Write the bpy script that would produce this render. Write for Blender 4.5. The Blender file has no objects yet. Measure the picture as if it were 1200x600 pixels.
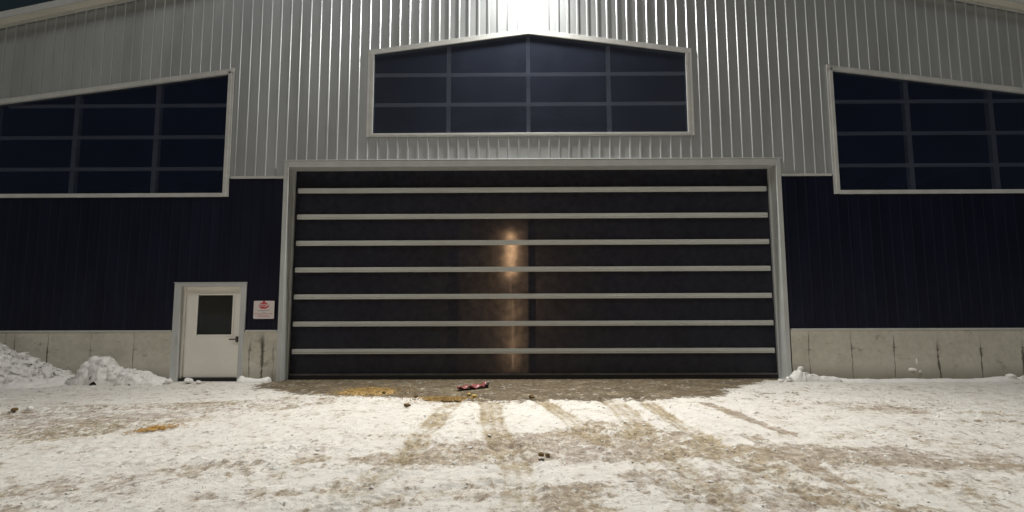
import bpy, math, random
import numpy as np
from mathutils import Matrix, Vector

S = bpy.context.scene
COL = S.collection
rng = random.Random(7)
CX = 0.34                     # centre line of the barn front
ROOF_PEAK, ROOF_S = 12.1, 0.2152

# ------------------------------------------------------------------ noise
_p = np.random.RandomState(3).permutation(4096)
_ang = np.random.RandomState(4).rand(4096) * 2 * np.pi
_gx, _gy = np.cos(_ang), np.sin(_ang)

def perlin(x, y, seed=0):
    xi = np.floor(x).astype(np.int64); yi = np.floor(y).astype(np.int64)
    xf = x - xi; yf = y - yi
    u = xf * xf * xf * (xf * (xf * 6 - 15) + 10); v = yf * yf * yf * (yf * (yf * 6 - 15) + 10)
    def grad(ix, iy, dx, dy):
        h = _p[(_p[(ix + seed * 131) & 4095] + iy) & 4095]
        return _gx[h] * dx + _gy[h] * dy
    a = grad(xi, yi, xf, yf); b = grad(xi + 1, yi, xf - 1, yf)
    c = grad(xi, yi + 1, xf, yf - 1); d = grad(xi + 1, yi + 1, xf - 1, yf - 1)
    return ((a + (b - a) * u) + ((c + (d - c) * u) - (a + (b - a) * u)) * v) * 1.5

def fbm(x, y, f, octv=4, seed=0, gain=.5):
    r = 0; a = 1; t = 0
    for o in range(octv):
        r = r + a * perlin(x * f, y * f, seed + o); t += a; a *= gain; f *= 2.03
    return r / t

def sstep(a, b, x):
    t = np.clip((x - a) / (b - a), 0, 1); return t * t * (3 - 2 * t)

# ------------------------------------------------------------------ materials
def new_mat(name):
    m = bpy.data.materials.new(name); m.use_nodes = True
    nt = m.node_tree; nt.nodes.clear()
    out = nt.nodes.new('ShaderNodeOutputMaterial')
    return m, nt, out

def N(nt, typ, **kw):
    n = nt.nodes.new(typ)
    for k, v in kw.items():
        if k in n.inputs: n.inputs[k].default_value = v
        else: setattr(n, k, v)
    return n

def noise_node(nt, scale, detail=4, rough=.55, stretch=(1, 1, 1), src='Object'):
    tc = nt.nodes.new('ShaderNodeTexCoord'); mp = nt.nodes.new('ShaderNodeMapping')
    mp.inputs['Scale'].default_value = stretch
    nt.links.new(tc.outputs[src], mp.inputs['Vector'])
    n = N(nt, 'ShaderNodeTexNoise', Scale=scale, Detail=detail, Roughness=rough)
    nt.links.new(mp.outputs[0], n.inputs['Vector'])
    return n

def ramp(nt, src, stops):
    r = nt.nodes.new('ShaderNodeValToRGB'); e = r.color_ramp.elements
    while len(e) < len(stops): e.new(.5)
    for i, (p, c) in enumerate(stops):
        e[i].position = p; e[i].color = (*c, 1) if len(c) == 3 else c
    nt.links.new(src, r.inputs[0]); return r

def mixc(nt, fac, a, b, blend='MIX'):
    m = nt.nodes.new('ShaderNodeMix'); m.data_type = 'RGBA'; m.blend_type = blend
    for s, v in ((m.inputs[0], fac), (m.inputs[6], a), (m.inputs[7], b)):
        if isinstance(v, (int, float)): s.default_value = v
        elif isinstance(v, tuple): s.default_value = (*v, 1)
        else: nt.links.new(v, s)
    return m.outputs[2]

def math_(nt, op, a, b=None, c=None, clamp=False):
    m = nt.nodes.new('ShaderNodeMath'); m.operation = op; m.use_clamp = clamp
    for i, v in enumerate((a, b, c)):
        if v is None: continue
        if isinstance(v, (int, float)): m.inputs[i].default_value = v
        else: nt.links.new(v, m.inputs[i])
    return m.outputs[0]

def pmat(name, col, var=.12, scale=3, rough=.5, metal=0, bump=0, bscale=40, spec=.5, stretch=(1, 1, 1), dirt=None):
    m, nt, out = new_mat(name)
    b = N(nt, 'ShaderNodeBsdfPrincipled', Roughness=rough, Metallic=metal)
    b.inputs['Specular IOR Level'].default_value = spec
    n = noise_node(nt, scale, 6, .6, stretch)
    lo = tuple(max(0, c * (1 - var)) for c in col); hi = tuple(min(1, c * (1 + var)) for c in col)
    c = ramp(nt, n.outputs['Fac'], [(.3, lo), (.7, hi)]).outputs[0]
    if dirt:
        n2 = noise_node(nt, dirt[1], 7, .7, dirt[3] if len(dirt) > 3 else stretch)
        f = ramp(nt, n2.outputs['Fac'], [(dirt[2], (0, 0, 0)), (dirt[2] + .16, (1, 1, 1))]).outputs[0]
        c = mixc(nt, f, c, dirt[0])
    if name == 'navy_steel_siding':      # faint salt and mud splash along the foot
        tc = nt.nodes.new('ShaderNodeTexCoord'); sp = nt.nodes.new('ShaderNodeSeparateXYZ'); nt.links.new(tc.outputs['Object'], sp.inputs[0])
        ns = noise_node(nt, 5, 8, .75, (2.5, 1, .35))
        g = nt.nodes.new('ShaderNodeMapRange'); g.inputs[1].default_value = 3.2; g.inputs[2].default_value = 1.2
        nt.links.new(sp.outputs[2], g.inputs[0])
        sf = math_(nt, 'MULTIPLY', g.outputs[0], ramp(nt, ns.outputs['Fac'], [(.48, (0, 0, 0)), (.70, (.6, .6, .6))]).outputs[0])
        c = mixc(nt, sf, c, (.022, .023, .030))
    nt.links.new(c, b.inputs['Base Color'])
    rn = math_(nt, 'MULTIPLY_ADD', n.outputs['Fac'], .25, rough - .12)
    nt.links.new(rn, b.inputs['Roughness'])
    if bump:
        n3 = noise_node(nt, bscale, 5, .6, stretch)
        bp = N(nt, 'ShaderNodeBump', Strength=1.0, Distance=bump)
        nt.links.new(n3.outputs['Fac'], bp.inputs['Height']); nt.links.new(bp.outputs[0], b.inputs['Normal'])
    nt.links.new(b.outputs[0], out.inputs['Surface'])
    return m

M = {}
M['siding'] = pmat('grey_steel_siding', (.45, .475, .485), .08, 1.3, .40, .5, .0015, 9, .5, (1, 1, .25), ((.36, .355, .345), 2.2, .60))
M['navy'] = pmat('navy_steel_siding', (.0028, .0048, .018), .25, 2, .42, 0, .001, 8, .30, (1, 1, .2), ((.006, .009, .026), 3, .62, (3, 3, .15)))
M['trim'] = pmat('grey_trim', (.55, .56, .54), .10, 2.5, .45, .15, .0006, 14, .5, (1, 1, 1), ((.36, .35, .31), 4, .62))
M['bar'] = pmat('weathered_bar', (.53, .54, .51), .12, 2.0, .6, 0, .001, 30, .4, (.35, 2, 6), ((.36, .33, .27), 3.2, .60, (.8, 2, 6)))
M['rubber'] = pmat('black_rubber', (.012, .012, .013), .2, 6, .6)
M['rail'] = pmat('dull_metal', (.10, .10, .10), .3, 5, .5, .4)
M['girt'] = pmat('girt_lumber', (.80, .78, .74), .12, 3, .6, 0, .001, 20, .3, (.3, 1, 4))
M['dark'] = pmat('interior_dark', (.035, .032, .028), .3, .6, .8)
M['doorwhite'] = pmat('cream_door_paint', (.84, .815, .75), .04, 1.6, .38, 0, .0004, 10, .5, (1, 1, 1), ((.60, .55, .45), 3.0, .66, (1, 1, .6)))
M['frame'] = pmat('grey_door_frame', (.52, .54, .53), .08, 3, .45, .1, .0005, 14, .5, (1, 1, .5), ((.34, .33, .30), 5, .64))
M['handle'] = pmat('brushed_handle', (.10, .095, .09), .2, 20, .32, .8)
M['signwhite'] = pmat('sign_white', (.72, .66, .64), .05, 6, .45, 0, 0, 10, .5, (1, 1, 1), ((.55, .47, .44), 7, .62))
M['red'] = pmat('sign_red', (.55, .045, .06), .10, 10, .45)
M['pink'] = pmat('sign_print_red', (.50, .12, .13), .1, 30, .5)
M['ink'] = pmat('sign_print_grey', (.22, .18, .19), .1, 30, .5)
M['soffit'] = pmat('cream_soffit', (.62, .60, .52), .06, 2, .5)
M['roof'] = pmat('roof_steel', (.30, .30, .30), .1, 2, .45, .3)
M['lamp'] = pmat('lamp_housing', (.08, .08, .085), .1, 8, .45, .5)
M['redplastic'] = pmat('red_plastic', (.27, .08, .08), .25, 9, .35, 0, .002, 30, .5, (1, 1, 1), ((.25, .12, .09), 14, .60))
M['feed'] = pmat('golden_feed', (.40, .275, .11), .5, 14, .8, 0, .004, 120, .2, (1, 1, 1), ((.22, .15, .07), 18, .58))
M['straw'] = pmat('wet_straw', (.36, .20, .035), .55, 25, .6)
M['clod'] = pmat('frozen_clod', (.12, .075, .028), .5, 14, .8, 0, .004, 60, .2)
M['yellow'] = pmat('pale_cob', (.50, .36, .11), .3, 14, .7, 0, .003, 60, .2)

# concrete: cast panels with dark runs at their joints
def concrete(name, joints):
    m, nt, out = new_mat(name)
    b = N(nt, 'ShaderNodeBsdfPrincipled', Roughness=.8); b.inputs['Specular IOR Level'].default_value = .25
    n = noise_node(nt, 1.4, 8, .62); n2 = noise_node(nt, 9, 6, .65)
    c = ramp(nt, n.outputs['Fac'], [(.3, (.50, .475, .40)), (.7, (.64, .615, .53))]).outputs[0]
    c = mixc(nt, .35, c, ramp(nt, n2.outputs['Fac'], [(.35, (.42, .40, .34)), (.6, (.66, .63, .55))]).outputs[0])
    tc = nt.nodes.new('ShaderNodeTexCoord'); sp = nt.nodes.new('ShaderNodeSeparateXYZ')
    nt.links.new(tc.outputs['Object'], sp.inputs[0])
    wob = noise_node(nt, 3.0, 4, .6, (1, 1, .6))
    w = noise_node(nt, 2.2, 5, .65, (1, 1, 1.2))
    for x, z0, z1, wd, st in joints:          # x, lower/upper limit, half width, strength
        dx = math_(nt, 'ABSOLUTE', math_(nt, 'ADD', math_(nt, 'SUBTRACT', sp.outputs[0], x), math_(nt, 'MULTIPLY_ADD', wob.outputs['Fac'], .12, -.06)))
        width = math_(nt, 'MULTIPLY_ADD', w.outputs['Fac'], wd * 5, -wd * 1.7)
        f = math_(nt, 'SUBTRACT', 1, math_(nt, 'DIVIDE', dx, math_(nt, 'MAXIMUM', width, .006)), None, True)
        g = nt.nodes.new('ShaderNodeMapRange'); g.interpolation_type = 'SMOOTHSTEP'
        g.inputs[1].default_value = z1; g.inputs[2].default_value = z1 - .35
        nt.links.new(sp.outputs[2], g.inputs[0])
        f = math_(nt, 'MULTIPLY', math_(nt, 'MULTIPLY', math_(nt, 'POWER', f, .6), g.outputs[0]), st)
        c = mixc(nt, f, c, (.085, .075, .06))
    for i, (x, z0, z1, wd, st) in enumerate(joints):     # dark weep marks at the form ties
        zz = .74 + .03 * ((i * 7) % 3 - 1)
        ex = math_(nt, 'POWER', math_(nt, 'DIVIDE', math_(nt, 'ADD', math_(nt, 'SUBTRACT', sp.outputs[0], x + .02), math_(nt, 'MULTIPLY_ADD', wob.outputs['Fac'], .2, -.1)), .085), 2.0)
        ez = math_(nt, 'POWER', math_(nt, 'DIVIDE', math_(nt, 'ADD', math_(nt, 'SUBTRACT', sp.outputs[2], zz), math_(nt, 'MULTIPLY_ADD', n2.outputs['Fac'], .1, -.05)), .03), 2.0)
        f = math_(nt, 'SUBTRACT', 1, math_(nt, 'SQRT', math_(nt, 'ADD', math_(nt, 'ABSOLUTE', ex), math_(nt, 'ABSOLUTE', ez))), None, True)
        c = mixc(nt, math_(nt, 'MULTIPLY', f, .8 * st), c, (.10, .09, .07))
    # blotches
    bl = noise_node(nt, 2.6, 6, .7, (1, 1, 1.4))
    f = ramp(nt, bl.outputs['Fac'], [(.585, (0, 0, 0)), (.69, (.7, .7, .7))]).outputs[0]
    c = mixc(nt, f, c, (.22, .20, .16))
    # splash and damp at the foot of the wall
    g = nt.nodes.new('ShaderNodeMapRange'); g.interpolation_type = 'SMOOTHSTEP'
    g.inputs[1].default_value = .42; g.inputs[2].default_value = .0
    nt.links.new(math_(nt, 'MULTIPLY_ADD', n2.outputs['Fac'], -.35, math_(nt, 'ADD', sp.outputs[2], .17)), g.inputs[0])
    c = mixc(nt, math_(nt, 'MULTIPLY', g.outputs[0], .55), c, (.20, .18, .145))
    nt.links.new(c, b.inputs['Base Color'])
    bp = N(nt, 'ShaderNodeBump', Strength=.7, Distance=.004)
    nt.links.new(n2.outputs['Fac'], bp.inputs['Height']); nt.links.new(bp.outputs[0], b.inputs['Normal'])
    nt.links.new(b.outputs[0], out.inputs['Surface'])
    return m

# tinted sheet: partly see-through, with a diffuse dust and haze colour, glossy
def sheet(name, tint, trans, dust_haze, translucent, gloss=.10, rough=.12, seamscale=1.0):
    m, nt, out = new_mat(name)
    tr = N(nt, 'ShaderNodeBsdfTransparent', Color=(*tint, 1))
    df = N(nt, 'ShaderNodeBsdfDiffuse'); tl = N(nt, 'ShaderNodeBsdfTranslucent')
    n = noise_node(nt, 1.6, 8, .68, (1, 1, .8)); n2 = noise_node(nt, 5, 8, .7)
    lo = tuple(c * .88 for c in dust_haze); hi = tuple(c * 1.22 for c in dust_haze)
    nt.links.new(ramp(nt, n.outputs['Fac'], [(.35, lo), (.7, hi)]).outputs[0], df.inputs['Color'])
    lo = tuple(c * .7 for c in translucent); hi = tuple(min(1, c * 1.3) for c in translucent)
    tcol = ramp(nt, n2.outputs['Fac'], [(.36, lo), (.62, hi)]).outputs[0]
    nt.links.new(tcol, tl.inputs['Color'])
    a = nt.nodes.new('ShaderNodeMixShader'); a.inputs[0].default_value = .5
    nt.links.new(df.outputs[0], a.inputs[1]); nt.links.new(tl.outputs[0], a.inputs[2])
    b = nt.nodes.new('ShaderNodeMixShader'); b.inputs[0].default_value = trans
    nt.links.new(a.outputs[0], b.inputs[1]); nt.links.new(tr.outputs[0], b.inputs[2])
    gl = N(nt, 'ShaderNodeBsdfGlossy', Roughness=rough); gl.inputs['Color'].default_value = (1, 1, 1, 1)
    fr = N(nt, 'ShaderNodeFresnel', IOR=1.35)
    f = math_(nt, 'MULTIPLY', fr.outputs[0], gloss * 10)
    bp = N(nt, 'ShaderNodeBump', Strength=.4, Distance=.004)
    n4 = noise_node(nt, 1.2, 3, .5, (1, 1, .5))
    nt.links.new(n4.outputs['Fac'], bp.inputs['Height']); nt.links.new(bp.outputs[0], gl.inputs['Normal'])
    c = nt.nodes.new('ShaderNodeMixShader')
    nt.links.new(f, c.inputs[0]); nt.links.new(b.outputs[0], c.inputs[1]); nt.links.new(gl.outputs[0], c.inputs[2])
    nt.links.new(c.outputs[0], out.inputs['Surface'])
    return m

M['pane'] = sheet('tinted_window_sheet', (.70, .73, .78), .80, (.06, .09, .21), (.02, .02, .03), .08, .10)  # navy of the reflected sky put into the diffuse dust colour
M['hazypane'] = sheet('hazy_window_sheet', (.76, .79, .84), .80, (.19, .23, .35), (.02, .02, .03), .08, .10)  # paler copy for the centre; lamp haze put into its dust colour
M['doorpane'] = sheet('tinted_door_sheet', (.45, .42, .40), .12, (.040, .044, .066), (.26, .225, .19), .05, .25)
M['doorglass'] = sheet('door_lite_glass', (.5, .52, .52), .75, (.20, .22, .22), (.02, .02, .02), .10, .05)

def emit(name, col, s):
    m, nt, out = new_mat(name)
    e = N(nt, 'ShaderNodeEmission', Strength=s); e.inputs[0].default_value = (*col, 1)
    nt.links.new(e.outputs[0], out.inputs['Surface']); return m
M['lens'] = emit('lamp_lens', (1, .95, .86), 60)
M['tube'] = emit('tube_glow', (1, .78, .55), 14)

def snow_mat(name, dirty=False, base=(.81, .785, .73)):
    m, nt, out = new_mat(name)
    b = N(nt, 'ShaderNodeBsdfPrincipled', Roughness=.6); b.inputs['Specular IOR Level'].default_value = .25
    big = noise_node(nt, .55, 6, .6); mid = noise_node(nt, 5, 7, .68); fine = noise_node(nt, 26, 7, .72); vf = noise_node(nt, 90, 4, .7)
    st = noise_node(nt, 2.6, 9, .74, (.9, .8, 1)); st2 = noise_node(nt, 9, 7, .78, (1, .7, 1))
    c = ramp(nt, mid.outputs['Fac'], [(.30, tuple(k * .84 for k in base)), (.62, base)]).outputs[0]
    if dirty:
        c = mixc(nt, ramp(nt, st.outputs['Fac'], [(.50, (0, 0, 0)), (.66, (.7, .7, .7))]).outputs[0], c, (.58, .525, .45))
        c = mixc(nt, ramp(nt, st2.outputs['Fac'], [(.57, (0, 0, 0)), (.66, (.85, .85, .85))]).outputs[0], c, (.30, .235, .17))
    c = mixc(nt, math_(nt, 'MULTIPLY', ramp(nt, big.outputs['Fac'], [(.42, (0, 0, 0)), (.62, (1, 1, 1))]).outputs[0], .35), c, (.72, .68, .635))
    if dirty:
        a = N(nt, 'ShaderNodeAttribute', attribute_name='dirt'); a2 = N(nt, 'ShaderNodeAttribute', attribute_name='muck')
        # ragged breakup of the trodden dirt
        k = math_(nt, 'ADD', a.outputs['Fac'], math_(nt, 'MULTIPLY_ADD', st2.outputs['Fac'], 3.4, -1.7))
        k = math_(nt, 'ADD', k, math_(nt, 'MULTIPLY_ADD', st.outputs['Fac'], 2.2, -1.1))
        f = nt.nodes.new('ShaderNodeMapRange'); f.interpolation_type = 'SMOOTHSTEP'
        f.inputs[1].default_value = .18; f.inputs[2].default_value = .80
        nt.links.new(k, f.inputs[0])
        gr = noise_node(nt, 11, 8, .82, (1, .65, 1))
        tan = ramp(nt, gr.outputs['Fac'], [(.34, (.085, .057, .03)), (.46, (.26, .195, .115)), (.55, (.42, .34, .225)), (.68, (.74, .67, .55))]).outputs[0]
        tan = mixc(nt, ramp(nt, big.outputs['Fac'], [(.40, (0, 0, 0)), (.60, (1, 1, 1))]).outputs[0], tan, ramp(nt, gr.outputs['Fac'], [(.34, (.10, .07, .05)), (.46, (.31, .25, .195)), (.56, (.47, .405, .34)), (.68, (.78, .72, .65))]).outputs[0])
        c = mixc(nt, math_(nt, 'MULTIPLY', f.outputs[0], .9), c, tan)
        a3 = N(nt, 'ShaderNodeAttribute', attribute_name='track')
        k3 = math_(nt, 'ADD', a3.outputs['Fac'], math_(nt, 'MULTIPLY_ADD', st2.outputs['Fac'], 1.1, -.55))
        k3 = math_(nt, 'ADD', k3, math_(nt, 'MULTIPLY_ADD', st.outputs['Fac'], .7, -.35))
        f3 = nt.nodes.new('ShaderNodeMapRange'); f3.interpolation_type = 'SMOOTHSTEP'
        f3.inputs[1].default_value = .22; f3.inputs[2].default_value = 1.0
        nt.links.new(k3, f3.inputs[0])
        tr = ramp(nt, gr.outputs['Fac'], [(.34, (.13, .095, .05)), (.50, (.36, .285, .17)), (.66, (.58, .49, .34))]).outputs[0]
        c = mixc(nt, math_(nt, 'MULTIPLY', f3.outputs[0], .92), c, tr)
        k2 = math_(nt, 'ADD', a2.outputs['Fac'], math_(nt, 'MULTIPLY_ADD', st.outputs['Fac'], 2.2, -1.1))
        k2 = math_(nt, 'ADD', k2, math_(nt, 'MULTIPLY_ADD', st2.outputs['Fac'], 2.8, -1.4))
        f2 = nt.nodes.new('ShaderNodeMapRange'); f2.interpolation_type = 'SMOOTHSTEP'
        f2.inputs[1].default_value = .34; f2.inputs[2].default_value = .80
        nt.links.new(k2, f2.inputs[0])
        ms = noise_node(nt, 2.4, 9, .76, (.8, .7, 1))
        muck = ramp(nt, ms.outputs['Fac'], [(.34, (.045, .031, .017)), (.48, (.125, .094, .055)), (.56, (.21, .165, .10)), (.66, (.46, .39, .28))]).outputs[0]
        muck = mixc(nt, .55, muck, ramp(nt, gr.outputs['Fac'], [(.36, (.04, .028, .016)), (.50, (.14, .11, .07)), (.66, (.42, .36, .26))]).outputs[0])
        c = mixc(nt, f2.outputs[0], c, muck)
    # crumbs of dirt
    sp = noise_node(nt, 15, 5, .7, (1, .55, 1))
    cr = ramp(nt, sp.outputs['Fac'], [(.60, (0, 0, 0)), (.66, (1, 1, 1))]).outputs[0]
    gate = ramp(nt, big.outputs['Fac'], [(.40, (.15, .15, .15)), (.6, (.8, .8, .8))]).outputs[0]
    c = mixc(nt, math_(nt, 'MULTIPLY', math_(nt, 'MULTIPLY', cr, gate), .8 if dirty else .2), c, (.15, .105, .07))
    nt.links.new(c, b.inputs['Base Color'])
    h = math_(nt, 'ADD', math_(nt, 'MULTIPLY', fine.outputs['Fac'], .55), math_(nt, 'ADD', math_(nt, 'MULTIPLY', vf.outputs['Fac'], .2), math_(nt, 'MULTIPLY', st2.outputs['Fac'], .9)))
    bp = N(nt, 'ShaderNodeBump', Strength=1.0, Distance=.034 if dirty else .02)
    nt.links.new(h, bp.inputs['Height']); nt.links.new(bp.outputs[0], b.inputs['Normal'])
    nt.links.new(b.outputs[0], out.inputs['Surface'])
    return m
M['ground'] = snow_mat('packed_dirty_snow', True)
M['snow'] = snow_mat('piled_snow', False, (.88, .87, .84))
M['greysnow'] = snow_mat('grey_slush', False, (.52, .50, .47))

# ------------------------------------------------------------------ mesh building
class MB:
    def __init__(s): s.v = []; s.f = []
    def quad(s, *pts):
        i = len(s.v); s.v += [tuple(p) for p in pts]; s.f.append(tuple(range(i, i + len(pts))))
    def box(s, x0, x1, y0, y1, z0, z1):
        i = len(s.v)
        s.v += [(x, y, z) for x in (x0, x1) for y in (y0, y1) for z in (z0, z1)]
        for f in ((0, 1, 3, 2), (4, 6, 7, 5), (0, 4, 5, 1), (2, 3, 7, 6), (0, 2, 6, 4), (1, 5, 7, 3)):
            s.f.append(tuple(i + k for k in f))
        return s
    def prism(s, pts, y0, y1):        # closed polygon in x,z pushed through y
        i = len(s.v); n = len(pts)
        s.v += [(x, y0, z) for x, z in pts] + [(x, y1, z) for x, z in pts]
        s.f.append(tuple(i + k for k in range(n))); s.f.append(tuple(i + n + k for k in reversed(range(n))))
        for k in range(n):
            j = (k + 1) % n; s.f.append((i + k, i + n + k, i + n + j, i + j))
        return s
    def build(s, name, mat, parent=None, origin=None, smooth=False, bevel=0):
        org = Vector(origin) if origin is not None else (wloc(parent) if parent else Vector((0, 0, 0)))
        me = bpy.data.meshes.new(name)
        me.from_pydata([(a - org.x, b - org.y, c - org.z) for a, b, c in s.v], [], s.f); me.update()
        if smooth: me.polygons.foreach_set('use_smooth', [True] * len(me.polygons))
        o = bpy.data.objects.new(name, me); COL.objects.link(o)
        if mat: me.materials.append(mat)
        if parent: o.parent = parent; o.location = org - wloc(parent)
        else: o.location = org
        if bevel:
            b = o.modifiers.new('Bevel', 'BEVEL'); b.width = bevel; b.segments = 2; b.limit_method = 'ANGLE'
        return o

def wloc(o):
    v = Vector((0, 0, 0))
    while o: v += o.location; o = o.parent
    return v

def tag(o, label=None, cat=None, group=None, kind=None):
    for k, v in (('label', label), ('category', cat), ('group', group), ('kind', kind)):
        if v: o[k] = v
    return o

def empty(name, loc, label, cat, group=None):
    o = bpy.data.objects.new(name, None); COL.objects.link(o); o.location = loc; o.empty_display_size = .3
    return tag(o, label, cat, group)

def dup(o, parent, dx=0, dz=0):
    c = o.copy(); COL.objects.link(c); c.parent = parent
    c.location = (o.location.x + dx, o.location.y, o.location.z + dz); return c

# ------------------------------------------------------------------ ground
POLYS = [
    ('brown', 1.0, 0.55, [(-6.06, -0.61), (-5.77, 0.37), (6.26, 0.15), (5.01, -1.22), (3.97, -2.77), (1.35, -3.09), (-0.72, -3.17), (-2.24, -2.69), (-3.07, -2.68), (-4.78, -1.98), (-5.71, -1.33)]),
    ('brown', 0.35, 0.5, [(4.68, -1.48), (5.88, -1.63), (6.02, -2.36), (4.63, -3.18), (3.77, -2.97)]),
    ('tan', 0.75, 0.25, [(-2.0, -7.07), (-1.38, -6.77), (-0.91, -6.52), (-0.06, -6.06), (0.41, -5.64), (1.12, -5.7), (1.66, -6.4), (3.8, -6.41), (4.85, -6.72), (5.88, -6.92), (5.12, -7.76), (3.59, -7.44), (2.36, -7.34), (1.84, -7.23), (1.26, -7.28), (0.32, -7.33), (-0.51, -7.39), (-1.23, -7.52), (-1.78, -7.49), (-2.11, -7.32)]),
    ('tan', 0.7, 0.25, [(-0.25, -8.88), (-0.04, -8.54), (0.16, -8.07), (0.63, -7.91), (0.86, -7.74), (0.67, -8.25), (0.65, -8.89)]),
    ('tan', 0.42, 0.3, [(0.67, -8.25), (0.86, -7.74), (1.4, -7.5), (1.98, -7.63), (1.45, -8.25), (0.69, -8.59)]),
    ('tan', 0.42, 0.4, [(1.46, -7.23), (2.78, -7.24), (3.55, -7.51), (3.53, -8.89), (1.68, -8.89), (1.45, -8.25)]),
    ('tan', 0.32, 0.5, [(3.55, -7.51), (5.12, -7.76), (4.08, -8.89), (3.53, -8.89)]),
    ('tan', 0.45, 0.3, [(-8.6, -4.25), (-8.23, -3.68), (-7.52, -3.42), (-5.86, -3.06), (-4.5, -2.45), (-3.07, -2.68), (-3.31, -3.47), (-4.45, -3.98), (-5.04, -4.73), (-5.54, -5.18), (-5.78, -6.02), (-6.53, -6.44)]),
    ('tan', 0.4, 0.3, [(-5.2, -7.84), (-4.32, -7.64), (-3.39, -7.38), (-2.84, -6.96), (-1.8, -7.11), (-1.69, -7.49), (-2.41, -7.73), (-3.1, -7.9), (-3.52, -8.16), (-4.05, -8.58), (-4.31, -8.78)]),
    ('tan', 0.55, 0.22, [(-1.44, -8.83), (-1.25, -8.48), (-0.68, -8.22), (-0.21, -8.04), (0.29, -7.91), (0.11, -8.25), (-0.35, -8.43), (-0.78, -8.59), (-0.95, -8.83)]),
    ('tan', 0.35, 0.4, [(-3.04, -8.54), (-2.39, -8.31), (-1.67, -8.12), (-1.61, -8.32), (-2.26, -8.58), (-2.54, -8.88), (-3.17, -8.88)]),
    ('tan', 0.42, 0.4, [(4.01, -2.77), (5.52, -3.0), (6.9, -3.93), (8.33, -4.26), (7.86, -4.77), (6.04, -4.54), (4.83, -3.73)]),
    ('tan', 0.4, 0.3, [(6.42, -4.76), (7.42, -4.97), (6.74, -5.46), (6.11, -5.34)]),
    ('tan', 0.28, 0.5, [(4.09, -5.44), (6.97, -5.74), (6.1, -6.68), (4.22, -6.41)]),
    ('tan', 0.55, 0.25, [(0.41, -5.75), (1.24, -4.92), (1.82, -4.92), (2.3, -6.07), (2.08, -6.45), (1.01, -6.44)]),
    ('clean', 0.8, 0.2, [(0.32, -7.36), (1.21, -7.3), (1.28, -7.62), (0.81, -7.77), (0.29, -7.86), (-0.56, -7.85), (-1.51, -8.12), (-1.75, -7.73), (-0.79, -7.43)]),
    ('clean', 0.8, 0.2, [(-0.61, -8.79), (-0.34, -8.5), (0.03, -8.32), (-0.04, -8.59), (-0.29, -8.83)]),
    ('clean', 0.7, 0.2, [(2.89, -3.26), (3.56, -3.54), (3.89, -4.8), (4.25, -6.37), (2.54, -6.36), (2.44, -5.25), (2.41, -3.88)]),
    ('clean', 0.7, 0.2, [(-0.08, -3.59), (0.5, -4.03), (0.89, -5.64), (0.17, -5.85), (-0.07, -4.77)]),
    ('clean', 0.6, 0.3, [(-5.98, -7.02), (-4.82, -6.71), (-4.08, -6.18), (-3.05, -5.67), (-3.19, -6.63), (-3.88, -7.21), (-5.2, -7.84)]),
    ('clean', 0.6, 0.4, [(4.73, -6.88), (6.14, -6.64), (5.4, -7.45), (4.56, -7.25)]),
    ('brown', 1.0, .1, [(-5.74, -.18), (-5.74, .7), (6.54, .7), (6.54, -.1)]),
]
STRIPS = [
    ('tan', 0.95, 0.42, 1, [(-1.21, -3.01), (-1.28, -4.89), (-1.29, -6.85)]),
    ('tan', 0.95, 0.46, 1, [(-0.57, -3.02), (-0.32, -5.22), (-0.14, -6.65)]),
    ('tan', 0.95, 0.36, 1, [(0.33, -2.72), (0.71, -4.19), (1.04, -5.86)]),
    ('tan', 0.85, 0.5, 1, [(1.82, -2.95), (1.82, -4.28), (1.69, -6.07)]),
    ('tan', 0.95, 0.36, 1, [(2.41, -2.75), (2.41, -4.93), (2.47, -6.4)]),
    ('tan', 0.62, 0.4, 1, [(-1.33, -6.52), (-1.39, -7.39), (-1.59, -8.36), (-1.92, -8.86)]),
    ('tan', 0.7, 0.42, 1, [(-0.14, -6.52), (-0.03, -7.56), (0.0, -8.83)]),
    ('tan', 0.62, 0.34, 1, [(1.03, -5.7), (1.36, -7.05), (1.58, -8.79)]),
    ('tan', 0.66, 0.4, 1, [(1.71, -5.97), (1.79, -7.4), (1.9, -8.85)]),
    ('tan', 0.6, 0.36, 1, [(2.48, -6.31), (2.64, -7.63), (2.8, -8.85)]),
    ('tan', 1.0, 0.22, 0, [(3.41, -3.36), (3.61, -4.52), (3.74, -5.83)]),
    ('tan', 0.6, 0.3, 0, [(3.13, -5.98), (3.17, -7.86), (3.19, -8.79)]),
    ('tan', 0.6, 0.4, 1, [(-6.75, -6.21), (-5.78, -5.71), (-5.04, -4.73), (-4.09, -3.81)]),
    ('tan', 0.5, 0.3, 1, [(-1.53, -8.79), (-1.05, -8.36), (-0.21, -8.07)]),
    ('tan', 0.45, 0.3, 0, [(-2.77, -8.47), (-2.16, -8.31), (-1.51, -8.09)]),
    ('tan', 0.5, 0.12, 0, [(4.09, -2.98), (5.36, -3.56), (6.67, -3.84), (7.49, -4.1)]),
]


def poly_sdf(px, py, pts):
    d = np.full(px.shape, 1e9); s = np.ones(px.shape)
    n = len(pts); j = n - 1
    for i in range(n):
        ex, ey = pts[j][0] - pts[i][0], pts[j][1] - pts[i][1]
        wx, wy = px - pts[i][0], py - pts[i][1]
        t = np.clip((wx * ex + wy * ey) / (ex * ex + ey * ey + 1e-9), 0, 1)
        d = np.minimum(d, (wx - ex * t) ** 2 + (wy - ey * t) ** 2)
        c1 = py >= pts[i][1]; c2 = py < pts[j][1]; c3 = ex * wy > ey * wx
        s = np.where((c1 & c2 & c3) | (~c1 & ~c2 & ~c3), -s, s); j = i
    return s * np.sqrt(d)

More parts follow.
